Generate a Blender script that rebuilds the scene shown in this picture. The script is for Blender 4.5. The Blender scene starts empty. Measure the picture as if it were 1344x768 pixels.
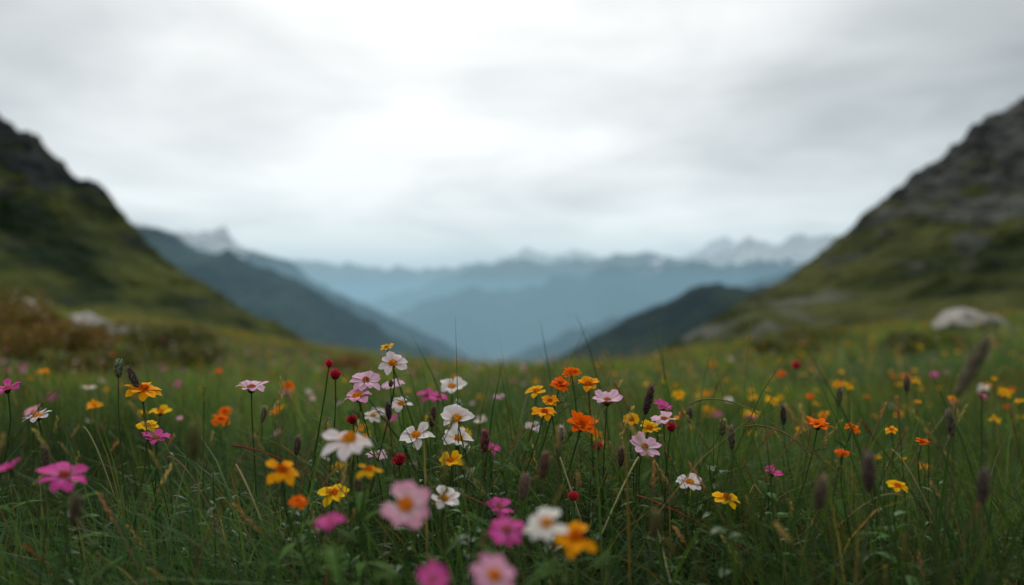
import bpy, math, random
import numpy as np
from mathutils import Vector, Matrix
random.seed(7); rng=np.random.default_rng(7)
scene=bpy.context.scene
CAMZ=0.42
F=1045.0
# ---------------------------------------------------------------- noise
def _h(ix,iy,s):
    v=np.sin(ix*127.1+iy*311.7+s*74.7)*43758.5453
    return v-np.floor(v)
def vnoise(x,y,s=0):
    x=np.asarray(x,float); y=np.asarray(y,float)
    xi=np.floor(x); yi=np.floor(y); fx=x-xi; fy=y-yi
    fx=fx*fx*fx*(fx*(fx*6-15)+10); fy=fy*fy*fy*(fy*(fy*6-15)+10)
    a=_h(xi,yi,s);b=_h(xi+1,yi,s);c=_h(xi,yi+1,s);d=_h(xi+1,yi+1,s)
    return (a+(b-a)*fx)*(1-fy)+(c+(d-c)*fx)*fy
def fbm(x,y,s=0,o=5):
    r=0;a=.5;t=0
    for i in range(o):
        r=r+a*vnoise(x,y,s+i*3.1);t+=a;a*=.5
        x,y=(x*1.6+y*1.2)+5.3,(-x*1.2+y*1.6)+1.7
    return r/t
def ridged(x,y,s=0,o=5):
    r=0;a=.5;t=0
    for i in range(o):
        r=r+a*(1-np.abs(2*vnoise(x,y,s+i*3.1)-1))**1.5;t+=a;a*=.5
        x,y=(x*1.6+y*1.2)+5.3,(-x*1.2+y*1.6)+1.7
    return r/t
def softp(v,w):
    return w*np.logaddexp(0,v/w)
def gz(x,y):
    x=np.asarray(x,float);y=np.asarray(y,float)
    z=-0.075*y
    for k,sg in ((0.22,-1),(0.18,1)):
        X=softp(sg*x-3.6,.9); X=X/(1+np.maximum(X,0)/26.0)
        z=z+k*X
    b=np.maximum(y-24,0)
    z=z-0.022*b**1.5
    amp=np.clip(np.abs(y)/25,0.15,1)
    z=z+(fbm(x*.35,y*.35,3,3)-.5)*.5*amp+(fbm(x*1.7,y*1.7,9,3)-.5)*.10
    return np.maximum(z,-700)
# ---------------------------------------------------------------- mesh helpers
def mesh_np(name,V,Fq,C=None,mat=None,smooth=True):
    V=np.asarray(V,np.float32).reshape(-1,3)
    me=bpy.data.meshes.new(name)
    Fq=np.asarray(Fq,np.int32); n,k=Fq.shape
    me.vertices.add(len(V)); me.vertices.foreach_set("co",V.ravel())
    me.loops.add(n*k); me.loops.foreach_set("vertex_index",Fq.ravel())
    me.polygons.add(n)
    me.polygons.foreach_set("loop_start",np.arange(0,n*k,k,dtype=np.int32))
    me.polygons.foreach_set("loop_total",np.full(n,k,dtype=np.int32))
    if smooth: me.polygons.foreach_set("use_smooth",np.ones(n,dtype=bool))
    if C is not None:
        at=me.color_attributes.new("Col",'FLOAT_COLOR','POINT')
        C4=np.ones((len(V),4),np.float32); C4[:,:3]=C
        at.data.foreach_set("color",C4.ravel())
    me.update(calc_edges=True)
    ob=bpy.data.objects.new(name,me); scene.collection.objects.link(ob)
    if mat: me.materials.append(mat)
    return ob
def newmat(name):
    m=bpy.data.materials.new(name); m.use_nodes=True
    nt=m.node_tree; nt.nodes.clear()
    return m,nt,nt.nodes,nt.links
# ---------------------------------------------------------------- materials
def leaf_mat(name,trans=.35,rough=.55,spec=.25,tmul=1.3,rnd=.25):
    m,nt,N,L=newmat(name)
    out=N.new('ShaderNodeOutputMaterial')
    at=N.new('ShaderNodeAttribute'); at.attribute_name='Col'
    src=at.outputs['Color']
    if rnd>0:
        geo=N.new('ShaderNodeNewGeometry')
        nz=N.new('ShaderNodeTexNoise'); nz.inputs['Scale'].default_value=60; nz.inputs['Detail'].default_value=2
        L.new(geo.outputs['Position'],nz.inputs['Vector'])
        mr=N.new('ShaderNodeMapRange'); mr.inputs['To Min'].default_value=1-rnd; mr.inputs['To Max'].default_value=1+rnd
        L.new(nz.outputs['Fac'],mr.inputs['Value'])
        vm=N.new('ShaderNodeVectorMath'); vm.operation='SCALE'
        L.new(at.outputs['Color'],vm.inputs[0]); L.new(mr.outputs[0],vm.inputs['Scale']); src=vm.outputs[0]
    p=N.new('ShaderNodeBsdfPrincipled'); p.inputs['Roughness'].default_value=rough
    p.inputs['Specular IOR Level'].default_value=spec
    L.new(src,p.inputs['Base Color'])
    tr=N.new('ShaderNodeBsdfTranslucent')
    v2=N.new('ShaderNodeVectorMath'); v2.operation='MULTIPLY'; v2.inputs[1].default_value=(tmul*1.1,tmul,tmul*.6) if name!='flower_tissue' else (tmul,)*3
    L.new(src,v2.inputs[0]); L.new(v2.outputs[0],tr.inputs['Color'])
    mx=N.new('ShaderNodeMixShader'); mx.inputs[0].default_value=trans
    L.new(p.outputs[0],mx.inputs[1]); L.new(tr.outputs[0],mx.inputs[2]); L.new(mx.outputs[0],out.inputs[0])
    return m
M_grass=leaf_mat('grass_blades',.42,.6,.10,1.7,0)
M_flower=leaf_mat('flower_tissue',.32,.75,.05,1.0,.07)
M_leaf=leaf_mat('leaf_tissue',.3,.5,.18,1.4,0)
def ramp(N,stops):
    r=N.new('ShaderNodeValToRGB'); e=r.color_ramp.elements
    while len(e)<len(stops): e.new(.5)
    for i,(p,c) in enumerate(stops):
        e[i].position=p; e[i].color=(*c,1)
    return r
def ground_mat():
    m,nt,N,L=newmat('meadow_soil')
    out=N.new('ShaderNodeOutputMaterial'); p=N.new('ShaderNodeBsdfPrincipled'); p.inputs['Roughness'].default_value=.95
    p.inputs['Specular IOR Level'].default_value=.1
    geo=N.new('ShaderNodeNewGeometry')
    n1=N.new('ShaderNodeTexNoise'); n1.inputs['Scale'].default_value=1.2; n1.inputs['Detail'].default_value=9
    L.new(geo.outputs['Position'],n1.inputs['Vector'])
    r=ramp(N,[(.3,(.018,.024,.008)),(.5,(.040,.055,.014)),(.7,(.075,.070,.018))])
    L.new(n1.outputs['Fac'],r.inputs[0]); L.new(r.outputs[0],p.inputs['Base Color'])
    b=N.new('ShaderNodeBump'); b.inputs['Distance'].default_value=.03
    n2=N.new('ShaderNodeTexNoise'); n2.inputs['Scale'].default_value=25; n2.inputs['Detail'].default_value=6
    L.new(geo.outputs['Position'],n2.inputs['Vector']); L.new(n2.outputs['Fac'],b.inputs['Height']); L.new(b.outputs[0],p.inputs['Normal'])
    L.new(p.outputs[0],out.inputs[0]); return m
def mountain_mat(name,grass_a,grass_b,rock_a,rock_b,scale,rock_lo,rock_hi,snow=None,stretch=(1,1,1),rockamt=0.0,scree=0.0,rot=0.0):
    m,nt,N,L=newmat(name)
    out=N.new('ShaderNodeOutputMaterial'); p=N.new('ShaderNodeBsdfPrincipled'); p.inputs['Roughness'].default_value=.95
    p.inputs['Specular IOR Level'].default_value=.05
    geo=N.new('ShaderNodeNewGeometry'); mp=N.new('ShaderNodeMapping')
    mp.inputs['Scale'].default_value=[scale*s for s in stretch]
    L.new(geo.outputs['Position'],mp.inputs['Vector'])
    n1=N.new('ShaderNodeTexNoise'); n1.inputs['Scale'].default_value=1; n1.inputs['Detail'].default_value=10; n1.inputs['Roughness'].default_value=.6
    L.new(mp.outputs[0],n1.inputs['Vector'])
    n2=N.new('ShaderNodeTexNoise'); n2.inputs['Scale'].default_value=4.3; n2.inputs['Detail'].default_value=8; n2.inputs['Roughness'].default_value=.65
    L.new(mp.outputs[0],n2.inputs['Vector'])
    gr=ramp(N,[(.40,grass_a),(.60,grass_b)]); L.new(n1.outputs['Fac'],gr.inputs[0])
    rk=ramp(N,[(.38,rock_a),(.62,rock_b)]); L.new(n2.outputs['Fac'],rk.inputs[0])
    sx=N.new('ShaderNodeSeparateXYZ'); L.new(geo.outputs['Position'],sx.inputs[0])
    hr=N.new('ShaderNodeMapRange'); hr.inputs['From Min'].default_value=rock_lo; hr.inputs['From Max'].default_value=rock_hi
    hr.inputs['To Min'].default_value=-.12; hr.inputs['To Max'].default_value=.30
    L.new(sx.outputs['Z'],hr.inputs['Value'])
    n4=N.new('ShaderNodeTexNoise'); n4.inputs['Scale'].default_value=2.1; n4.inputs['Detail'].default_value=9; n4.inputs['Roughness'].default_value=.62
    L.new(mp.outputs[0],n4.inputs['Vector'])
    a1=N.new('ShaderNodeMath'); a1.operation='ADD'; L.new(hr.outputs[0],a1.inputs[0]); L.new(n4.outputs['Fac'],a1.inputs[1])
    a2=N.new('ShaderNodeMath'); a2.operation='ADD'; a2.inputs[1].default_value=rockamt; L.new(a1.outputs[0],a2.inputs[0])
    st=N.new('ShaderNodeMapRange'); st.inputs['From Min'].default_value=.51; st.inputs['From Max'].default_value=.58
    L.new(a2.outputs[0],st.inputs['Value'])
    mx=N.new('ShaderNodeMix'); mx.data_type='RGBA'
    L.new(st.outputs[0],mx.inputs[0]); L.new(gr.outputs[0],mx.inputs[6]); L.new(rk.outputs[0],mx.inputs[7])
    col=mx.outputs[2]
    if scree>0:
        mp2=N.new('ShaderNodeMapping'); mp2.inputs['Rotation'].default_value=(0,rot,0); mp2.inputs['Scale'].default_value=(.008,.005,.05)
        L.new(geo.outputs['Position'],mp2.inputs['Vector'])
        n5=N.new('ShaderNodeTexNoise'); n5.inputs['Scale'].default_value=1.5; n5.inputs['Detail'].default_value=9; n5.inputs['Distortion'].default_value=.6
        n5.inputs['Roughness'].default_value=.6
        L.new(mp2.outputs[0],n5.inputs['Vector'])
        s5=N.new('ShaderNodeMapRange'); s5.inputs['From Min'].default_value=.55; s5.inputs['From Max'].default_value=.63; s5.inputs['To Max'].default_value=scree
        L.new(n5.outputs['Fac'],s5.inputs['Value'])
        m5=N.new('ShaderNodeMix'); m5.data_type='RGBA'; m5.inputs[7].default_value=(.20,.20,.18,1)
        L.new(s5.outputs[0],m5.inputs[0]); L.new(col,m5.inputs[6]); col=m5.outputs[2]
    if snow:
        s=N.new('ShaderNodeMapRange'); s.inputs['From Min'].default_value=snow[0]; s.inputs['From Max'].default_value=snow[1]
        s.inputs['To Min'].default_value=-.25; s.inputs['To Max'].default_value=.35
        L.new(sx.outputs['Z'],s.inputs['Value'])
        a3=N.new('ShaderNodeMath'); a3.operation='ADD'; L.new(s.outputs[0],a3.inputs[0]); L.new(n2.outputs['Fac'],a3.inputs[1])
        s2=N.new('ShaderNodeMapRange'); s2.inputs['From Min'].default_value=.54; s2.inputs['From Max'].default_value=.62
        L.new(a3.outputs[0],s2.inputs['Value'])
        m2=N.new('ShaderNodeMix'); m2.data_type='RGBA'; m2.inputs[7].default_value=(.88,.88,.90,1)
        L.new(s2.outputs[0],m2.inputs[0]); L.new(col,m2.inputs[6]); col=m2.outputs[2]
    L.new(col,p.inputs['Base Color'])
    b=N.new('ShaderNodeBump'); b.inputs['Strength'].default_value=1; b.inputs['Distance'].default_value=.6/scale
    L.new(n4.outputs['Fac'],b.inputs['Height']); L.new(b.outputs[0],p.inputs['Normal'])
    L.new(p.outputs[0],out.inputs[0]); return m
# ---------------------------------------------------------------- ground sheet
def grid(name,xs,ys,Z,mat):
    nx,ny=len(xs),len(ys)
    X,Y=np.meshgrid(xs,ys)
    V=np.stack([X,Y,Z],-1).reshape(-1,3)
    i=np.arange(nx-1)[None,:]+np.arange(ny-1)[:,None]*nx
    i=i.ravel()
    Fq=np.stack([i,i+1,i+1+nx,i+nx],-1)
    return mesh_np(name,V,Fq,None,mat)
u=np.linspace(-1,1,361); xs=np.sign(u)*(12*np.abs(u)+9000*np.abs(u)**7)
v=np.linspace(0,1,320); ys=-12+ (26*v+13000*v**7)
X,Y=np.meshgrid(xs,ys)
ground=grid('meadow_ground',xs,ys,gz(X,Y),ground_mat())
# ---------------------------------------------------------------- mountains
def mountain(name,pts,Y0,yf,yb,base,mat,nx=320,ny=200,amp=.12,jag=.010,fs=None,p=1.2,seed=1,skew=0.0,lean=0.0,jf=.30):
    """pts: ridge profile as (across, down) image pixel coordinates, turned into metres at distance Y0"""
    px=np.array([(a-672)/F*Y0 for a,b in pts]); pz=np.array([(384-b)/F*Y0 for a,b in pts])
    xs=np.linspace(px[0],px[-1],nx)
    f1=np.linspace(0,1,int(ny*.8)); yl=np.concatenate([yf+(Y0-yf)*f1, Y0+(yb-Y0)*np.linspace(0,1,ny-len(f1)+1)[1:]])
    X,Y=np.meshgrid(xs,yl)
    fs=fs or Y0*.16
    t=np.clip((Y-yf)/(Y0-yf),0,1)
    warp=(fbm(X/fs*.7,Y/fs*.7,seed+5,3)-.5)*fs*.9
    Xs=X+(warp+0*X)*(1-t)+lean*np.maximum(Y0-Y,0)
    R=np.interp(Xs,px,pz)
    R=R-np.maximum(Y-Y0,0)*.75
    Z=np.where(Y<=Y0,base+(R-base)*t**p,R)
    H=np.maximum(R-base,Y0*.02)
    rg=ridged((X+skew*(Y0-Y))/fs,Y/fs*.45,seed,6)-.55
    Z=Z+rg*H*amp*(.12+ 3.4*t*(1-t)+.1*(1-t))
    Z=Z+(ridged(X/(fs*jf),Y/(fs*jf),seed+20,5)-.5)*Y0*jag*(.5+.5*np.clip(H/(Y0*.15),0,1.6))
    return grid(name,xs,yl,Z,mat)
near_l=mountain_mat('left_slope_turf_and_rock',(.013,.027,.010),(.090,.105,.024),(.006,.010,.012),(.050,.056,.054),.035,15,115,stretch=(1,.5,1.6),scree=.22,rot=.7)
near_r=mountain_mat('right_slope_turf_and_scree',(.020,.032,.010),(.105,.112,.030),(.010,.013,.013),(.12,.125,.115),.032,-5,95,stretch=(1,.5,1.8),rockamt=.0,scree=.75,rot=-.35)
mountain('grassy_mountain',[(-700,-60),(-400,20),(-200,75),(-60,120),(0,143),(30,165),(60,188),(85,206),(100,232),(125,238),(145,252),(160,285),(200,322),(250,360),(330,408),(400,447),(470,480),(560,540),(700,620)],
    400,42,620,-7,near_l,nx=460,ny=280,amp=.38,jag=.026,p=.95,seed=11,skew=.7,lean=.03)
mountain('rocky_mountain',[(640,640),(760,540),(830,480),(880,452),(930,425),(980,392),(1050,347),(1100,312),(1150,268),(1200,228),(1240,195),(1265,165),(1300,150),(1344,118),(1420,80),(1600,0),(1900,-90),(2100,-120)],
    380,42,600,-7,near_r,nx=460,ny=280,amp=.40,jag=.028,p=.95,seed=31,skew=-.7,lean=-.02)
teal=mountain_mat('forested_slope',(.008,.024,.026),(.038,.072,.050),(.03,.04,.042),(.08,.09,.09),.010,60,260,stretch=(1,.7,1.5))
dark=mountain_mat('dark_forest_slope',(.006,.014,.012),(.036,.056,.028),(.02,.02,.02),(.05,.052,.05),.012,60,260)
blue=mountain_mat('distant_forest_slope',(.005,.020,.030),(.020,.045,.052),(.04,.05,.06),(.10,.11,.12),.003,-50,330)  # distance-haze blue put into base colours of this and the slopes below
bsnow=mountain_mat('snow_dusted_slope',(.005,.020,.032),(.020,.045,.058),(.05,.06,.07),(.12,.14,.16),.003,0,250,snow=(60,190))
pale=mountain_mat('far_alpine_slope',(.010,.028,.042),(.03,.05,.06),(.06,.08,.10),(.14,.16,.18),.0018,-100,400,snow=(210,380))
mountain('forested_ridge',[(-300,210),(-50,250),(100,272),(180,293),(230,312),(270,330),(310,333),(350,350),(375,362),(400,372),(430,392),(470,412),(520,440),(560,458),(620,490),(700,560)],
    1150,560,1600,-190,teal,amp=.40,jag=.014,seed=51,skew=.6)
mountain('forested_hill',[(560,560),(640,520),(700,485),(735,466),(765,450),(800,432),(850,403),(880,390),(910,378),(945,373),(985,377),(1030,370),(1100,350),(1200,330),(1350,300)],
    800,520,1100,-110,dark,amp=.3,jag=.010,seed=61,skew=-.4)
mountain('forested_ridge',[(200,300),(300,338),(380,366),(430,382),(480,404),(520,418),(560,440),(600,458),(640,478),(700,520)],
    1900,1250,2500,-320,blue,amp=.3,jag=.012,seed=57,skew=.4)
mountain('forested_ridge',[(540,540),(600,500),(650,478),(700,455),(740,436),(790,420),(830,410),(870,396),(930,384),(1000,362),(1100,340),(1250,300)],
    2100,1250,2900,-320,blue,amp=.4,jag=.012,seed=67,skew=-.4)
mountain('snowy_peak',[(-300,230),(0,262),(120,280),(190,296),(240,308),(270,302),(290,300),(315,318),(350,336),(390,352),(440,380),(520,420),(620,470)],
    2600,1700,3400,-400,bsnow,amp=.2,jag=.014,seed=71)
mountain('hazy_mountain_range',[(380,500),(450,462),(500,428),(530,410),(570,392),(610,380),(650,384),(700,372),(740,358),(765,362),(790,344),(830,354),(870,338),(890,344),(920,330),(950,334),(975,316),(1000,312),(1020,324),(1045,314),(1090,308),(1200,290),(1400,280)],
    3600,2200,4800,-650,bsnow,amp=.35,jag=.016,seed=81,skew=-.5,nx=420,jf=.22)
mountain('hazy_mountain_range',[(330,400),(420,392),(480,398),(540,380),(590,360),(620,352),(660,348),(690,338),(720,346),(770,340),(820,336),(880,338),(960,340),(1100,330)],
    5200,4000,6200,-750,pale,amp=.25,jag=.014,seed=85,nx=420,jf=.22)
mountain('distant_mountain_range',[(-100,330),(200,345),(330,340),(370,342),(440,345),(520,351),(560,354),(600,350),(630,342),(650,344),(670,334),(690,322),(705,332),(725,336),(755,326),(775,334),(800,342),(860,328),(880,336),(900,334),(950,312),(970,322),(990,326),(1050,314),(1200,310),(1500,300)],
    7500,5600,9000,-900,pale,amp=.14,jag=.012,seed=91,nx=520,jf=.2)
def haze(name,sig,col,top,y0):
    m,nt,N,L=newmat(name)
    out=N.new('ShaderNodeOutputMaterial'); ab=N.new('ShaderNodeVolumeAbsorption'); em=N.new('ShaderNodeEmission'); ad=N.new('ShaderNodeAddShader')
    ab.inputs['Color'].default_value=(0,0,0,1); ab.inputs['Density'].default_value=sig
    em.inputs['Color'].default_value=(*col,1); em.inputs['Strength'].default_value=sig
    L.new(ab.outputs[0],ad.inputs[0]); L.new(em.outputs[0],ad.inputs[1]); L.new(ad.outputs[0],out.inputs['Volume'])
    bpy.ops.mesh.primitive_cube_add(size=1); hz=bpy.context.object; hz.name=name
    hz.dimensions=(19000-y0*.1,12000-y0*.1,1500); hz.location=(0,y0+6000,top-750); hz.data.materials.append(m)
haze('valley_haze',.00020,(.16,.36,.47),70,520)
haze('high_haze',.000115,(.50,.68,.76),520,560)
# ---------------------------------------------------------------- grass
def blades(n,y0,y1,hm,wm,segs,side=.8,pad=.6,seed=0,dens=None):
    r=np.random.default_rng(seed)
    yy=r.uniform(y0,y1,n*3); wid=side*np.abs(yy)+pad
    keep=r.uniform(0,wid.max(),len(yy))<wid
    yy=yy[keep][:n]; wid=wid[keep][:n]
    xx=r.uniform(-1,1,len(yy))*wid
    ck=.10 if y1<3 else .35
    cx=np.round(xx/ck+ (r.random(len(xx))-.5)*.6)*ck; cy=np.round(yy/ck+(r.random(len(xx))-.5)*.6)*ck
    jx=(_h(np.round(cx/ck),np.round(cy/ck),3)-.5)*ck; jy=(_h(np.round(cx/ck),np.round(cy/ck),8)-.5)*ck
    a=r.uniform(.0,.55,len(xx)); xx=xx*(1-a)+(cx+jx)*a; yy=yy*(1-a)+(cy+jy)*a
    return make_blades(xx,yy,hm,wm,segs,r)
def make_blades(xx,yy,hm,wm,segs,r):
    n=len(xx)
    zz=gz(xx,yy)-.01
    big=fbm(xx*1.3,yy*1.3,40,3)
    h=hm*(.45+.9*r.random(n)**1.3)*(.45+1.1*big)*np.clip(.35+np.abs(yy)*.9,.4,1)
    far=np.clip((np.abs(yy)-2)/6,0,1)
    ph=r.uniform(0,2*np.pi,n); wind=fbm(xx*.8,yy*.8,17,2)*6.0
    dx=np.cos(ph)+.5*np.cos(wind); dy=np.sin(ph)+.5*np.sin(wind)
    dl=np.hypot(dx,dy)+1e-6; dx/=dl; dy/=dl
    lean=r.uniform(.15,1.1,n)**1.1
    w=wm*r.uniform(.5,1.3,n)
    fa=ph+np.pi/2+r.uniform(-.6,.6,n); sx=np.cos(fa); sy=np.sin(fa)
    t=np.linspace(0,1,segs+1)
    V=np.zeros((n,segs+1,2,3)); 
    for i,tt in enumerate(t):
        ox=dx*lean*h*(tt**2)*.95; oy=dy*lean*h*(tt**2)*.95
        oz=h*(tt-.42*lean*tt**2.4)
        ww=w*(.75+.5*tt)*(1-tt**2.2)*.5+w*.03
        for k,sg in enumerate((-1,1)):
            V[:,i,k,0]=xx+ox+sx*ww*sg; V[:,i,k,1]=yy+oy+sy*ww*sg; V[:,i,k,2]=zz+oz
    ca=np.array([.026,.070,.015]); cb=np.array([.105,.160,.024]); cc=np.array([.22,.165,.06]); cd=np.array([.014,.052,.024])
    q=(r.random(n)**1.25)[:,None]; q2=fbm(xx*.6,yy*.6,60,3)[:,None]; q3=fbm(xx*2.2,yy*2.2,66,3)[:,None]
    C=ca*(1-q)+cb*q
    m_=np.clip((.52-q2)*5,0,1)*.7; C=C*(1-m_)+cd*m_
    C=C*(.50+1.1*np.clip((q3-.25)*2,0,1))
    dry=(r.random(n)<.07+.12*far)[:,None]; C=np.where(dry,cc*(.3+.7*q),C)
    dk=1-.55*np.clip((1.0-yy)/.45,0,1)-.45*np.clip((np.abs(xx)-.55)/.5,0,1)*np.clip((2.6-yy)/1.2,0,1)  # vignette-like shade put into the grass colour close up and at the sides
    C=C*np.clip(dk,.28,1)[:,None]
    och=np.clip((fbm(xx*.25+3,yy*.25,77,3)-.45)*4,0,1)[:,None]*np.clip((yy-3)/6,0,1)[:,None]
    och=np.maximum(och*.5, (np.clip((-xx-3)/3,0,1)*np.clip(fbm(xx*.5,yy*.5,5,3)*2-.6,0,1))[:,None]*.9)
    C=C*(1-och)+np.array([.18,.13,.03])*och
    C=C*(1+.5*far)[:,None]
    Cv=np.repeat(np.repeat(C[:,None,None,:],segs+1,1),2,2)
    tv=t[None,:,None,None]; Cv=Cv*(.6+.55*tv)  # occlusion shade painted into the blades, deepest at the root
    base=np.arange(n)[:,None]*(segs+1)*2+np.arange(segs)[None,:]*2
    base=base.ravel()
    Fq=np.stack([base,base+1,base+3,base+2],-1)
    return V.reshape(-1,3),Fq,Cv.reshape(-1,3)
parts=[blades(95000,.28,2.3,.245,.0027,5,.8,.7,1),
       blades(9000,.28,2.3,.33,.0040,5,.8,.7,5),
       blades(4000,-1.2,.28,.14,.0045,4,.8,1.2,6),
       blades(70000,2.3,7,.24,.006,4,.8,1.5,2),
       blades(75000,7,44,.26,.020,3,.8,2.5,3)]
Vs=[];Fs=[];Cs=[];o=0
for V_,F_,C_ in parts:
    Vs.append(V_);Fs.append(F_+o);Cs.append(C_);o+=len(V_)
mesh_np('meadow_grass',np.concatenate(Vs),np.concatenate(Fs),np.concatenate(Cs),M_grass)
# ---------------------------------------------------------------- generic builder
class B:
    def __init__(s): s.v=[];s.f=[];s.c=[]
    def strip(s,rows,cols,closed=False):
        o=len(s.v); k=len(rows[0])
        for r_,c_ in zip(rows,cols):
            for a,b in zip(r_,c_): s.v.append((a[0],a[1],a[2])); s.c.append(b)
        for i in range(len(rows)-1):
            for j in range(k if closed else k-1):
                j2=(j+1)%k
                s.f.append((o+i*k+j,o+i*k+j2,o+(i+1)*k+j2,o+(i+1)*k+j))
    def tube(s,pts,r0,r1,col,n=5,col2=None):
        rows=[];cols=[];m=len(pts)
        for i,p in enumerate(pts):
            d=(pts[min(i+1,m-1)]-pts[max(i-1,0)]).normalized()
            a=d.cross(Vector((.3,.9,.1))).normalized(); b=d.cross(a)
            t=i/(m-1); rr=r0+(r1-r0)*t
            rows.append([p+(a*math.cos(q)+b*math.sin(q))*rr for q in [2*math.pi*j/n for j in range(n)]])
            c=col if col2 is None else tuple(col[x]*(1-t)+col2[x]*t for x in range(3))
            cols.append([c]*n)
        s.strip(rows,cols,True)
    def blob(s,c,axis,ra,rl,col,jit=.1,n=9,m=7,half=False,colj=.15):
        a=axis.normalized(); x=a.orthogonal().normalized(); y=a.cross(x)
        rows=[];cols=[]
        for i in range(m):
            t=i/(m-1); th=(math.pi*(.5 if half else 1))*t
            rr=[];cc=[]
            for j in range(n):
                q=2*math.pi*(j+.5*(i%2))/n; k=1+random.uniform(-jit,jit)
                rr.append(c+a*math.cos(th)*rl*k+(x*math.cos(q)+y*math.sin(q))*math.sin(th)*ra*k)
                g=1+random.uniform(-colj,colj); cc.append(tuple(z*g for z in col))
            rows.append(rr);cols.append(cc)
        s.strip(rows,cols,True)
    def leaf(s,p,d,up,L,W,col,droop=.3,seg=5,fold=.25):
        d=d.normalized(); sd=d.cross(up).normalized(); u=sd.cross(d).normalized()
        rows=[];cols=[]
        for i in range(seg+1):
            t=i/seg; w=W*.5*(math.sin(math.pi*min(1,t*.93+.05))**.8)
            c=p+d*L*t+Vector((0,0,-1))*droop*L*t*t
            rows.append([c-sd*w+u*w*fold,c,c+sd*w+u*w*fold])
            g=.85+.3*t; cols.append([tuple(k*g for k in col),tuple(k*g*1.25 for k in col),tuple(k*g for k in col)])
        s.strip(rows,cols)
    def make(s,name,mat=M_flower):
        return mesh_np(name,np.array(s.v),np.array(s.f),np.array(s.c),mat)
GREEN=(.055,.11,.022); DGREEN=(.028,.065,.016)
KIND={ # petals,width,elev,tip,base,centre,centre radius,layers
 'white':(8,.41,.22,(.84,.78,.74),(.84,.66,.57),(.82,.34,.012),.24,1),
 'blush':(9,.38,.22,(.84,.50,.64),(.87,.73,.75),(.62,.18,.07),.21,1),
 'pink': (8,.43,.16,(.86,.37,.54),(.88,.70,.72),(.88,.27,.01),.30,1),
 'magenta':(10,.35,.20,(.70,.07,.33),(.74,.18,.45),(.58,.14,.10),.20,1),
 'yellow':(9,.41,.20,(.96,.55,.005),(.92,.38,.003),(.75,.21,.004),.26,1),
 'gold':(10,.39,.22,(.96,.40,.004),(.92,.26,.003),(.66,.13,.004),.25,1),
 'orange':(12,.35,.20,(.95,.18,.003),(.88,.10,.003),(.50,.09,.005),.24,2)}
NAMES={'white':'white_cosmos_flower','blush':'pale_pink_cosmos_flower','pink':'pink_cosmos_flower','magenta':'magenta_wildflower','yellow':'yellow_coreopsis_flower','gold':'golden_coreopsis_flower','orange':'orange_marigold_flower'}
def head(b,kind,c,nrm,R,q=1.0,lo=False):
    n,wd,el,tip,base,cen,cr,lay=KIND[kind]
    nrm=nrm.normalized(); x=nrm.orthogonal().normalized(); y=nrm.cross(x)
    el=el+random.uniform(-.18,.32)
    if not lo: n=n+random.choice((-1,0,0,1))
    nl=3 if lo else 7; ns=3 if lo else 5
    hue=random.uniform(.92,1.06)
    for ly in range(lay):
        off=random.uniform(0,6.28)+ly*.3
        for k in range(n):
            if random.random()<.05: continue
            a=off+2*math.pi*k/n+random.uniform(-.09,.09); e=el+random.uniform(-.18,.18)+ly*.35
            RR=R*random.uniform(.86,1.08)*(1-.22*ly)
            dr=x*math.cos(a)+y*math.sin(a); sd=nrm.cross(dr); tw=random.uniform(-.4,.4); bend=random.uniform(-.10,.10)
            drp=random.uniform(.0,.38); g0=random.uniform(.84,1.02)
            rows=[];cols=[]
            for i in range(nl):
                t=i/(nl-1); w=wd*R*.56*(.30+.95*math.sin(math.pi*(t*.78+.02)**1.25))*(1 if t<.99 else .35)
                if 0.8<t<.99: w*=.86
                rr=[];cc=[]
                for j in range(ns):
                    s_=-1+2*j/(ns-1)
                    r_=R*.10+(RR-R*.10)*t - (R*.05*s_*s_)*t**3
                    z=math.sin(e)*r_-drp*R*t**3+ .26*w*s_*s_*(1-.3*t)+tw*w*s_*t+ (.014*R if j%2 else 0)
                    rr.append(c+dr*(r_*math.cos(e))+sd*(w*s_+bend*R*t*t)+nrm*z)
                    f=min(1,max(0,(t-.1)/.6)); g=g0*(1-(.13 if j%2==0 and abs(s_)<.9 else 0))*(.86+.14*t)
                    cl=[(base[m_]*(1-f)+tip[m_]*f)*g for m_ in range(3)]; cl[1]*=hue; cc.append(tuple(cl))
                rows.append(rr);cols.append(cc)
            b.strip(rows,cols)
    b.blob(c+nrm*R*.02,nrm,R*cr,R*cr*.85,cen,.12,9 if not lo else 6,5 if not lo else 3,True,.25)
    if not lo:
        for k in range(46):
            a=random.uniform(0,6.28); rr=R*cr*math.sqrt(random.random())*.98; hh=R*cr*.85*math.sqrt(max(0,1-(rr/(R*cr))**2))
            p=c+nrm*(R*.02+hh*.9)+(x*math.cos(a)+y*math.sin(a))*rr
            d=(nrm+(x*math.cos(a)+y*math.sin(a))*.5*rr/(R*cr)).normalized(); sd=d.orthogonal().normalized()*R*.022; s2=d.cross(sd)
            g=random.uniform(.6,1.4); cl=tuple(min(.95,v_*g) for v_ in cen)
            b.strip([[p-sd,p-s2,p+sd,p+s2],[p+d*R*.10-sd*1.2,p+d*R*.1-s2*1.2,p+d*R*.10+sd*1.2,p+d*R*.1+s2*1.2],[p+d*R*.13]*4],[[cl]*4]*3,True)
        for k in range(8):
            a=2*math.pi*k/8; dr=x*math.cos(a)+y*math.sin(a)
            b.leaf(c-nrm*R*.12,dr*.9+nrm*.35,nrm,R*.36,R*.14,GREEN,0,3)
        b.blob(c-nrm*R*.07,nrm,R*.2,R*.17,DGREEN,.05,7,5)
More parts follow.
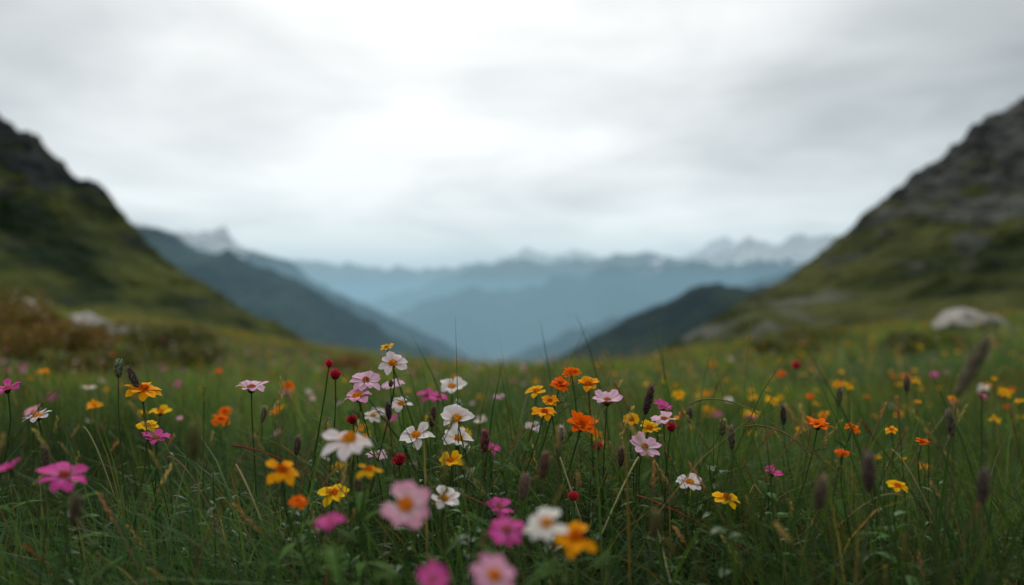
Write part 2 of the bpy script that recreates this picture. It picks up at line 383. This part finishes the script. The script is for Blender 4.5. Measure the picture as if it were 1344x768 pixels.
def stem_pts(root,top,endn,bend=.03,n=9):
    L_=(top-root).length
    c1=root+Vector((random.uniform(-bend,bend),random.uniform(-bend,bend),L_*.45)); c2=top-endn.normalized()*L_*.25
    P=[]
    for i in range(n):
        t=i/(n-1); P.append(root*(1-t)**3+c1*3*t*(1-t)**2+c2*3*t*t*(1-t)+top*t**3)
    return P
def stem_leaves(b,P,k,L=.045):
    for i in range(k):
        q=random.uniform(.15,.88)*(len(P)-1); j=int(q); p=P[j].lerp(P[j+1],q-j)
        a=random.uniform(0,6.28); d=Vector((math.cos(a),math.sin(a),random.uniform(.3,1.1)))
        LL=L*random.uniform(.6,1.4)*(1.2-.6*q/len(P))
        g=random.uniform(.6,1.3); cl=tuple(v_*g for v_ in GREEN)
        b.leaf(p,d,Vector((0,0,1)),LL,LL*random.uniform(.13,.26),cl,random.uniform(.1,.5))
        if random.random()<.7:
            dn=d.normalized(); sd=dn.cross(Vector((0,0,1))).normalized()
            for t in (.35,.55,.72):
                for sg in (-1,1):
                    b.leaf(p+dn*LL*t+Vector((0,0,-.2*LL*t*t)),dn+sd*sg*1.1,Vector((0,0,1)),LL*.36,LL*.08,cl,.2,3)
def gpt(x,y): return Vector((x,y,float(gz(x,y))))
def at(px,py,d): return Vector(((px-672)/F*d,d,CAMZ+(384-py)/F*d))
def flower(kind,px,py,w,d,face=.35,side=0.0,leaves=5,lean=None):
    c=at(px,py,d); R=w/F*d*.5*1.18*random.uniform(.9,1.06)
    nrm=Vector((side+random.uniform(-.3,.3),-face-.02+random.uniform(-.15,.15),1.0))
    b=B(); head(b,kind,c,nrm,R)
    lx=random.uniform(-.07,.07) if lean is None else lean
    root=gpt(c.x+lx,c.y+random.uniform(-.03,.05))-Vector((0,0,.01))
    P=stem_pts(root,c-nrm.normalized()*R*.12,nrm,.05)
    b.tube(P,.0014,.0009,DGREEN,5,GREEN); stem_leaves(b,P,leaves)
    if random.random()<.55:
        q=P[random.randint(3,6)]; a=random.uniform(0,6.28); e=q+Vector((math.cos(a)*.025,math.sin(a)*.02,random.uniform(.02,.05)))
        b.tube([q,q.lerp(e,.5)+Vector((math.cos(a)*.006,0,-.003)),e],.0009,.0007,GREEN,4)
        b.blob(e,Vector((math.cos(a)*.3,0,1)),.0035,.0055,(.10,.15,.05),.08,7,6)
    return b.make(NAMES[kind])
FL=[('magenta',10,512,32,1.05,.15),('white',50,548,34,1.05,.3),('gold',188,512,38,1.05,.15),('yellow',193,560,28,1.1,.2),('magenta',205,577,38,1.05,.15),
('magenta',84,626,54,.75,.15),('magenta',14,616,38,.72,.1),('blush',330,511,42,1.08,.3),('orange',378,507,18,1.9,.3),('yellow',210,542,27,1.45,.2),
('blush',480,501,40,1.1,.35),('pink',470,523,44,1.08,.25),('white',516,478,36,1.12,.8),('yellow',508,457,19,1.2,.3),('white',458,578,58,.74,.3),
('gold',370,618,46,.74,.35),('yellow',437,648,36,.92,.4),('yellow',484,618,32,.74,.1),('pink',532,664,66,.58,1.5),('white',583,656,42,.86,.6),
('magenta',434,687,36,.58,.3),('white',546,573,42,1.04,.5),('white',600,551,46,1.06,.75),('white',601,578,42,1.1,.35),('yellow',592,606,32,1.02,.6),
('white',593,510,36,1.35,.5),('white',527,531,32,1.25,.6),('magenta',575,523,26,1.4,.2),('magenta',655,668,38,.82,.3),('magenta',665,696,50,.62,.6),
('white',718,688,52,.56,.6),('gold',757,706,52,.60,.7),('pink',648,757,54,.50,.8),('magenta',568,764,44,.50,.5),
('orange',735,505,26,1.15,.5),('orange',750,490,23,1.2,.4),('gold',772,506,30,1.12,.3),('yellow',704,515,25,1.2,.4),('gold',722,527,24,1.15,.3),('gold',714,542,34,1.08,.25),
('orange',763,561,46,1.05,.4),('blush',797,528,40,1.06,.4),('blush',845,588,38,1.05,.9),('magenta',870,536,30,1.15,.2),('blush',871,552,34,1.08,.3),
('yellow',828,552,23,1.2,.5),('yellow',852,563,26,1.1,.4),('orange',1073,560,35,1.02,.15),('orange',1119,562,22,1.15,.3),('orange',1104,596,20,.85,.2),
('white',905,635,38,1.0,.25),('yellow',953,654,35,1.0,.25),('magenta',1014,622,24,1.0,.3),('yellow',1178,639,28,.92,.2),('gold',1170,565,17,1.3,.2),('orange',1210,580,18,1.2,.2),
('orange',391,660,24,.72,.2),('blush',495,600,28,1.2,.3),('magenta',645,590,22,1.2,.3),('white',700,560,20,1.5,.4),('orange',290,552,22,1.6,.4),('orange',295,540,16,1.8,.4),
('blush',655,520,15,1.9,.4),('white',490,546,22,1.3,.6),('magenta',560,520,26,1.5,.2),('blush',515,505,28,1.3,.4)]
for k,px,py,w,d,fc in FL: flower(k,px,py,w,d,fc,0,random.randint(6,12))
def clover(px,py,w,d,col=(.48,.025,.045)):
    c=at(px,py,d); R=w/F*d*.5; b=B(); up=Vector((random.uniform(-.2,.2),random.uniform(-.3,.1),1)).normalized()
    b.blob(c,up,R*.75,R*.8,tuple(v_*.6 for v_ in col),.1,8,6)
    x=up.orthogonal().normalized(); y=up.cross(x)
    for k in range(60):
        a=random.uniform(0,6.28); th=math.acos(1-1.6*random.random()); dr=(up*math.cos(th)+(x*math.cos(a)+y*math.sin(a))*math.sin(th))
        g=random.uniform(.7,1.5); b.leaf(c+dr*R*.5,dr+up*.5,up.cross(dr)+Vector((.01,0,0)),R*.65,R*.22,tuple(min(.9,v_*g) for v_ in col),-.1,3)
    P=stem_pts(gpt(c.x+random.uniform(-.04,.04),c.y)-Vector((0,0,.01)),c-up*R*.6,up); b.tube(P,.0015,.001,DGREEN,5,GREEN); stem_leaves(b,P,7,.035)
    b.make('red_clover_flower')
for a in [(440,492,16,1.1),(462,551,14,1.1),(524,604,18,1.05),(881,561,14,1.1),(784,586,13,1.1),(1045,480,12,2.4),(752,652,14,.95),(640,585,12,1.3),(432,478,11,1.12)]: clover(*a)
def spike(px,py,ln,wd,d,col=(.15,.12,.08),tilt=0.0,lean=0.0):
    c=at(px,py,d); L_=ln/F*d; R=wd/F*d*.5; ax=Vector((tilt+random.uniform(-.15,.15),random.uniform(-.1,.1),1)).normalized(); b=B()
    x=ax.orthogonal().normalized(); y=ax.cross(x)
    b.blob(c,ax,R*.75,L_*.48,tuple(v_*.6 for v_ in col),.1,8,9)
    n=int(90)
    for k in range(n):
        t=(k+.5)/n; a=k*2.4; rr=math.sin(math.pi*min(.97,max(.06,t)))**.6*R*.62; dr=x*math.cos(a)+y*math.sin(a)
        g=random.uniform(.5,2.0); b.leaf(c+ax*L_*(t-.5)+dr*rr,dr*.7+ax,dr,R*.85,R*.34,tuple(v_*g for v_ in col),0,3)
    P=stem_pts(gpt(c.x+lean+random.uniform(-.05,.05),c.y)-Vector((0,0,.01)),c-ax*L_*.48,ax,.05); b.tube(P,.0012,.0008,(.06,.08,.025),5,(.10,.11,.045)); 
    b.make('plantain_seed_head')
for a in [(175,496,30,12,1.05,(.12,.10,.08),-.35),(156,485,22,13,1.1,(.17,.20,.12)),(851,526,38,13,1.06,(.10,.06,.06),.15),(688,641,32,16,.8,(.20,.13,.10)),
 (714,612,34,14,.75,(.16,.09,.07)),(736,571,22,11,1.0,(.3,.24,.22)),(1140,622,50,19,.62,(.13,.09,.08)),(1276,482,84,21,.6,(.18,.15,.10),.45),(1247,556,34,13,.85,(.15,.12,.09)),
 (1076,650,46,18,.6,(.15,.11,.08)),(600,536,18,12,1.15,(.22,.25,.18)),(568,548,26,11,1.1,(.10,.07,.06)),(960,575,30,11,1.1),(948,562,20,12,1.15,(.2,.18,.08)),
 (255,582,50,18,.6,(.14,.14,.05)),(1101,522,24,10,1.4),(430,560,20,10,1.1,(.22,.19,.11)),(510,540,22,10,1.15,(.10,.07,.07)),(636,580,28,13,1.0,(.20,.07,.08)),
 (346,545,22,9,1.2,(.2,.18,.1)),(860,690,34,15,.62,(.15,.13,.06)),(98,670,38,16,.6,(.13,.10,.07)),(1290,640,44,17,.65,(.12,.09,.08)),(1028,545,26,10,1.25,(.11,.08,.07)),
 (905,545,20,9,1.4),(1190,505,22,9,1.5),(815,600,26,11,1.05,(.16,.10,.07)),(390,585,26,11,1.0,(.15,.12,.08)),(60,600,30,12,.9,(.14,.11,.08)),(470,640,26,12,.85,(.15,.12,.07))]: spike(*a)
def stalk(p0,p1,h,col):
    b=B(); P=[]
    for i in range(12):
        t=i/11; q=p0.lerp(p1,t)+Vector((0,0,h*math.sin(math.pi*t**.8))); P.append(q)
    b.tube(P,.0013,.0006,col,4); b.make('dry_grass_stalk')
for p,q,h,c in [((305,585,1.0),(465,655,1.0),.01,(.24,.05,.04)),((835,650,1.0),(1000,735,.95),.006,(.28,.07,.05)),((838,600,1.0),(790,700,.9),.004,(.35,.33,.13)),
 ((735,600,1.0),(765,690,.95),.0,(.34,.32,.15)),((1170,590,1.0),(1230,690,.95),.01,(.3,.26,.12)),((860,680,.9),(880,765,.8),.0,(.3,.28,.15)),((310,610,.95),(350,700,.85),.004,(.3,.25,.12)),((905,530,1.2),(1070,600,1.15),.03,(.22,.20,.08)),((1180,650,.9),(1100,690,.9),.01,(.22,.2,.09)),((110,560,1.1),(150,650,1.),.01,(.22,.2,.09)),
 ((560,640,.95),(700,700,.9),.01,(.22,.09,.05)),((980,560,1.1),(1120,640,1.0),.02,(.2,.11,.06)),((220,600,1.0),(300,720,.9),.02,(.2,.12,.06))]:
    stalk(at(*p),at(*q),h,c)
# ---------------------------------------------------------------- fine seeding grass heads (one mass)
b=B()
for i in range(950):
    y=.7+5.3*random.random()**1.3; x=random.uniform(-1,1)*(.75*y+.3); r0=gpt(x,y); h=random.uniform(.18,.36)
    ld=Vector((random.uniform(-.11,.11),random.uniform(-.08,.08),0)); P=[r0+Vector((0,0,h))*t+ld*t*t*1.2 for t in (0,.25,.5,.75,.9,1)]
    g=random.uniform(.4,1.3); c=random.choice([(.22*g,.17*g,.08*g),(.18*g,.10*g,.05*g),(.14*g,.13*g,.05*g)]); b.tube(P,.0010,.0006,(.09*g,.08*g,.03*g),3,c)
    ax=(P[-1]-P[-2]).normalized(); L_=random.uniform(.015,.045)
    for k in range(16):
        a=k*2.4; dr=Vector((math.cos(a),math.sin(a),.2)); b.leaf(P[-1]+ax*L_*(k/16-.4),ax+dr*.5,dr,.007,.0028,c,0,2)
b.make('seeding_grass',M_grass)
# ---------------------------------------------------------------- herbs: leafy stems
b=B()
def herb(x,y,hh,S,nl,kind,g):
    r0=gpt(x,y); cl=(.040*g,.095*g,.020*g)
    top=r0+Vector((random.uniform(-.04,.04),random.uniform(-.03,.03),hh)); b.tube([r0,r0.lerp(top,.5)+Vector((random.uniform(-.01,.01),0,0)),top],.0012,.0008,cl,4)
    for k in range(nl):
        a=random.uniform(0,6.28); d=Vector((math.cos(a),math.sin(a),random.uniform(.15,1.0)))
        t=random.uniform(.25,1); p=r0.lerp(top,t); s=S*random.uniform(.7,1.3)*(1.15-.5*t)
        b.leaf(p,d,Vector((0,0,1)),s,s*(.5 if kind<.4 else .22),cl,random.uniform(.1,.6),5)
for i in range(480):
    y=.45+2.2*random.random()**1.1; x=random.uniform(-1,1)*(.72*y+.2)
    herb(x,y,random.uniform(.02,.15),random.uniform(.03,.07),random.randint(4,9),random.random(),random.uniform(.5,1.2)*(.6 if y<.8 else 1))  # nearest herbs carry the same foreground shade in their colour
for cx_,cy_,n_,sp_ in [(-.17,1.1,32,.10),(.02,1.05,18,.12),(.10,1.1,24,.10),(.16,1.0,16,.08),(-.40,1.1,12,.1),(-.10,.8,10,.1),(.35,1.0,12,.2),(-.6,1.0,10,.15),(.6,1.1,10,.2),(-.2,1.2,10,.15)]:
    for i in range(n_):
        herb(cx_+random.gauss(0,sp_),cy_+random.gauss(0,.1),random.uniform(.12,.28),random.uniform(.022,.04),random.randint(9,18),random.random(),random.uniform(.5,1.4))
b.make('meadow_herbs',M_leaf)
# ---------------------------------------------------------------- scattered wildflowers (one mass)
b=B()
def small(kind,x,y,h,R):
    c=gpt(x,y)+Vector((0,0,h)); n=Vector((random.uniform(-.4,.4),random.uniform(-.8,.1),1)); head(b,kind,c,n,R,lo=True)
    b.tube([gpt(x,y),c-Vector((0,0,h*.4)),c],.0016,.001,DGREEN,3)
for i in range(1300):
    y=1.5+ 22*random.random()**1.4; x=random.uniform(-1,1)*(.72*y+.3)
    if vnoise(x*.7,y*.7,22)<.40 and random.random()<.75: continue
    s=x/y
    if s>.05: ks=['yellow']*6+['gold']*5+['orange']*2+['magenta']*1+['white']
    elif s>-.3: ks=['yellow','yellow','gold','gold','white','blush','magenta','orange','pink']
    else: ks=['magenta']*2+['orange','pink','white','gold','yellow']
    if s<-.3 and random.random()<.55: continue
    small(random.choice(ks),x,y,random.uniform(.17,.36),random.uniform(.008,.019)*(1+.04*y))
b.make('wildflowers')
# ---------------------------------------------------------------- shrubs
def shrub(x,y,w,h,pal):
    r0=gpt(x,y); n=2600; r=np.random.default_rng(int(abs(x*100)+y*37))
    k=6; cs=np.stack([r.uniform(-.6,.6,k)*w,r.uniform(-.5,.5,k)*w,r.uniform(.2,.75,k)*h],-1); rad=r.uniform(.3,.55,k)
    idx=r.integers(0,k,n); d=r.normal(size=(n,3)); d/=np.linalg.norm(d,axis=1)[:,None]; rr=r.uniform(.55,1.05,n)[:,None]
    P=cs[idx]+d*rr*rad[idx][:,None]*np.array([w*.8,w*.8,h*.75]); P[:,2]=np.maximum(P[:,2],.01); P+=np.array(r0)
    a=r.normal(size=(n,3)); a/=np.linalg.norm(a,axis=1)[:,None]; c=np.cross(a,r.normal(size=(n,3))); c/=np.linalg.norm(c,axis=1)[:,None]
    L_=(r.uniform(.02,.045,n)*w**.5)[:,None]
    V=np.stack([P-a*L_,P+c*L_*.45,P+a*L_,P-c*L_*.45],1).reshape(-1,3)
    i=np.arange(n)*4; Fq=np.stack([i,i+1,i+2,i+3],-1)
    pc=np.array(pal)[r.integers(0,len(pal),n)]*r.uniform(.6,1.3,n)[:,None]; C=np.repeat(pc,4,0)
    ob=mesh_np('low_shrub',V,Fq,C,M_leaf,False)
ol=[(.085,.10,.022),(.055,.085,.018),(.12,.09,.025)]; br=[(.20,.11,.022),(.14,.09,.02),(.09,.085,.02)]
for x,y,w,h,p in [(-5.2,8.6,.9,.45,br),(-6.6,10,1.1,.5,br),(-4.0,8,.7,.3,ol),(-7.6,11.5,1.3,.6,ol),(-3.9,10.5,.9,.35,ol),(-8.9,14,1.4,.7,br),(-5.6,12.5,1.2,.4,ol),(-4.8,6.2,.6,.35,ol),
   (6.4,12.5,.9,.3,ol),(5.2,15,.8,.4,ol),(-9,12,1.2,.5,br),(-2.6,14,.8,.3,br),(6.8,19,1.3,.4,ol)]: shrub(x,y,w,h,p)
# ---------------------------------------------------------------- boulders
m,nt,N,L=newmat('lichen_rock')
out=N.new('ShaderNodeOutputMaterial'); p=N.new('ShaderNodeBsdfPrincipled'); p.inputs['Roughness'].default_value=.9
geo=N.new('ShaderNodeNewGeometry'); n1=N.new('ShaderNodeTexNoise'); n1.inputs['Scale'].default_value=5; n1.inputs['Detail'].default_value=10
L.new(geo.outputs['Position'],n1.inputs['Vector']); r=ramp(N,[(.3,(.12,.11,.10)),(.5,(.28,.255,.22)),(.7,(.40,.36,.32))]); L.new(n1.outputs['Fac'],r.inputs[0]); L.new(r.outputs[0],p.inputs['Base Color'])
bu=N.new('ShaderNodeBump'); bu.inputs['Distance'].default_value=.08; L.new(n1.outputs['Fac'],bu.inputs['Height']); L.new(bu.outputs[0],p.inputs['Normal']); L.new(p.outputs[0],out.inputs[0])
import bmesh
def boulder(x,y,sx,sy,sz,seed,lift=.25):
    bm=bmesh.new(); bmesh.ops.create_icosphere(bm,subdivisions=5,radius=1)
    r=random.Random(seed); pl=[(Vector((r.uniform(-1,1),r.uniform(-1,1),r.uniform(-.3,1))).normalized(),r.uniform(.55,.85)) for _ in range(12)]
    for v_ in bm.verts:
        c=v_.co.copy()
        for n_,d_ in pl:
            q=c.dot(n_)-d_
            if q>0: c-=n_*q*.9
        f=float(fbm(c.x*2+seed,c.y*2+c.z*1.7,seed,4))-.5; c*=1+.18*f
        v_.co=Vector((c.x*sx,c.y*sy,c.z*sz))
    me=bpy.data.meshes.new('boulder'); bm.to_mesh(me); bm.free()
    ob=bpy.data.objects.new('boulder',me); scene.collection.objects.link(ob); me.materials.append(m); ob.location=gpt(x,y)+Vector((0,0,sz*lift)); ob.rotation_euler=(0,0,r.uniform(0,.5))
boulder(9.0,15.8,.74,.5,.30,3,.6); boulder(9.55,15.9,.36,.3,.20,19,.5)
boulder(-7.3,13.8,.5,.4,.26,5,.7); boulder(-6.6,13.3,.4,.3,.18,7,.7); boulder(-9.6,15.5,.35,.3,.3,9,.8); boulder(-7.9,14.5,.35,.3,.25,12,.8)
# ---------------------------------------------------------------- world
w=bpy.data.worlds.new("World"); scene.world=w; w.use_nodes=True; nt=w.node_tree; N=nt.nodes; L=nt.links; N.clear()
wo=N.new('ShaderNodeOutputWorld'); bg=N.new('ShaderNodeBackground'); bg.inputs['Strength'].default_value=1.0
tc=N.new('ShaderNodeTexCoord'); sp=N.new('ShaderNodeSeparateXYZ'); L.new(tc.outputs['Generated'],sp.inputs[0])
def mth(op,a,b=None,c=None):
    n=N.new('ShaderNodeMath'); n.operation=op
    for i,q in enumerate((a,b,c)):
        if q is None: continue
        if isinstance(q,(int,float)): n.inputs[i].default_value=q
        else: L.new(q,n.inputs[i])
    return n.outputs[0]
zc=mth('MAXIMUM',sp.outputs['Z'],0.0); dn=mth('ADD',zc,.16)
cx=mth('DIVIDE',sp.outputs['X'],dn); cy=mth('DIVIDE',sp.outputs['Y'],dn)
cb=N.new('ShaderNodeCombineXYZ'); L.new(cx,cb.inputs[0]); L.new(cy,cb.inputs[1]); cb.inputs[2].default_value=2.3
def cn(scale,detail,dist=0.0,off=(0,0,0),sc=(1,1,1)):
    mp=N.new('ShaderNodeMapping'); mp.inputs['Location'].default_value=off; mp.inputs['Scale'].default_value=sc
    L.new(cb.outputs[0],mp.inputs['Vector']); n=N.new('ShaderNodeTexNoise'); n.inputs['Scale'].default_value=scale; n.inputs['Detail'].default_value=detail
    n.inputs['Roughness'].default_value=.5; n.inputs['Distortion'].default_value=dist; L.new(mp.outputs[0],n.inputs['Vector']); return n.outputs['Fac']
n1=cn(.75,6,.6,(1.3,.4,0),(.85,.8,1)); n2=cn(2.2,6,.4,(4,2,0),(.8,.8,1))
cl=mth('ADD',mth('MULTIPLY',n1,.62),mth('MULTIPLY',n2,.38))
mr=N.new('ShaderNodeMapRange'); mr.inputs['From Min'].default_value=.40; mr.inputs['From Max'].default_value=.60; mr.clamp=False
L.new(cl,mr.inputs['Value'])
dt=N.new('ShaderNodeVectorMath'); dt.operation='DOT_PRODUCT'; L.new(tc.outputs['Generated'],dt.inputs[0]); dt.inputs[1].default_value=Vector((-.05,1,.12)).normalized()
gl=N.new('ShaderNodeMapRange'); gl.inputs['From Min'].default_value=.81; gl.inputs['From Max'].default_value=1.0; L.new(dt.outputs['Value'],gl.inputs['Value'])
fac=mth('MINIMUM',mth('ADD',mth('MULTIPLY',mr.outputs[0],.52),mth('MULTIPLY',gl.outputs[0],.88)),1.25)
fac=mth('DIVIDE',fac,1.25)
cr=ramp(N,[(0,(.40,.42,.43)),(.42,(.66,.685,.69)),(.8,(.98,.985,.98)),(1,(1.16,1.16,1.15))]); L.new(fac,cr.inputs[0])
ze=N.new('ShaderNodeMapRange'); ze.inputs['From Min'].default_value=.38; ze.inputs['From Max'].default_value=.85; ze.inputs['To Min'].default_value=1; ze.inputs['To Max'].default_value=2.3; L.new(sp.outputs['Z'],ze.inputs['Value'])
L.new(ze.outputs[0],bg.inputs['Strength'])
sky=N.new('ShaderNodeTexSky'); sky.sky_type='NISHITA'; sky.sun_disc=False; sky.sun_elevation=math.radians(42); sky.sun_rotation=math.radians(-8)
sk=N.new('ShaderNodeVectorMath'); sk.operation='SCALE'; sk.inputs['Scale'].default_value=.08; L.new(sky.outputs[0],sk.inputs[0])
mx=N.new('ShaderNodeMix'); mx.data_type='RGBA'; mx.inputs[0].default_value=.94; L.new(sk.outputs[0],mx.inputs[6]); L.new(cr.outputs[0],mx.inputs[7])
L.new(mx.outputs[2],bg.inputs[0]); L.new(bg.outputs[0],wo.inputs[0])
sl=bpy.data.lights.new('sun','SUN'); sl.energy=1.5; sl.angle=math.radians(12); sl.color=(1,.95,.87)
so=bpy.data.objects.new('sun',sl); scene.collection.objects.link(so)
sd=Vector((math.sin(math.radians(-8))*math.cos(math.radians(42)),math.cos(math.radians(-8))*math.cos(math.radians(42)),math.sin(math.radians(42))))
so.rotation_euler=sd.to_track_quat('Z','Y').to_euler()
# ---------------------------------------------------------------- camera
cd=bpy.data.cameras.new('camera'); cam=bpy.data.objects.new('camera',cd); scene.collection.objects.link(cam); scene.camera=cam
cam.location=(0,0,CAMZ); cam.rotation_euler=(math.radians(90),0,0); cd.lens=28; cd.sensor_width=36; cd.clip_start=.02; cd.clip_end=40000
cd.dof.use_dof=True; cd.dof.focus_distance=1.07; cd.dof.aperture_fstop=2.1
scene.view_settings.view_transform='Standard'; scene.view_settings.look='None'; scene.view_settings.exposure=0
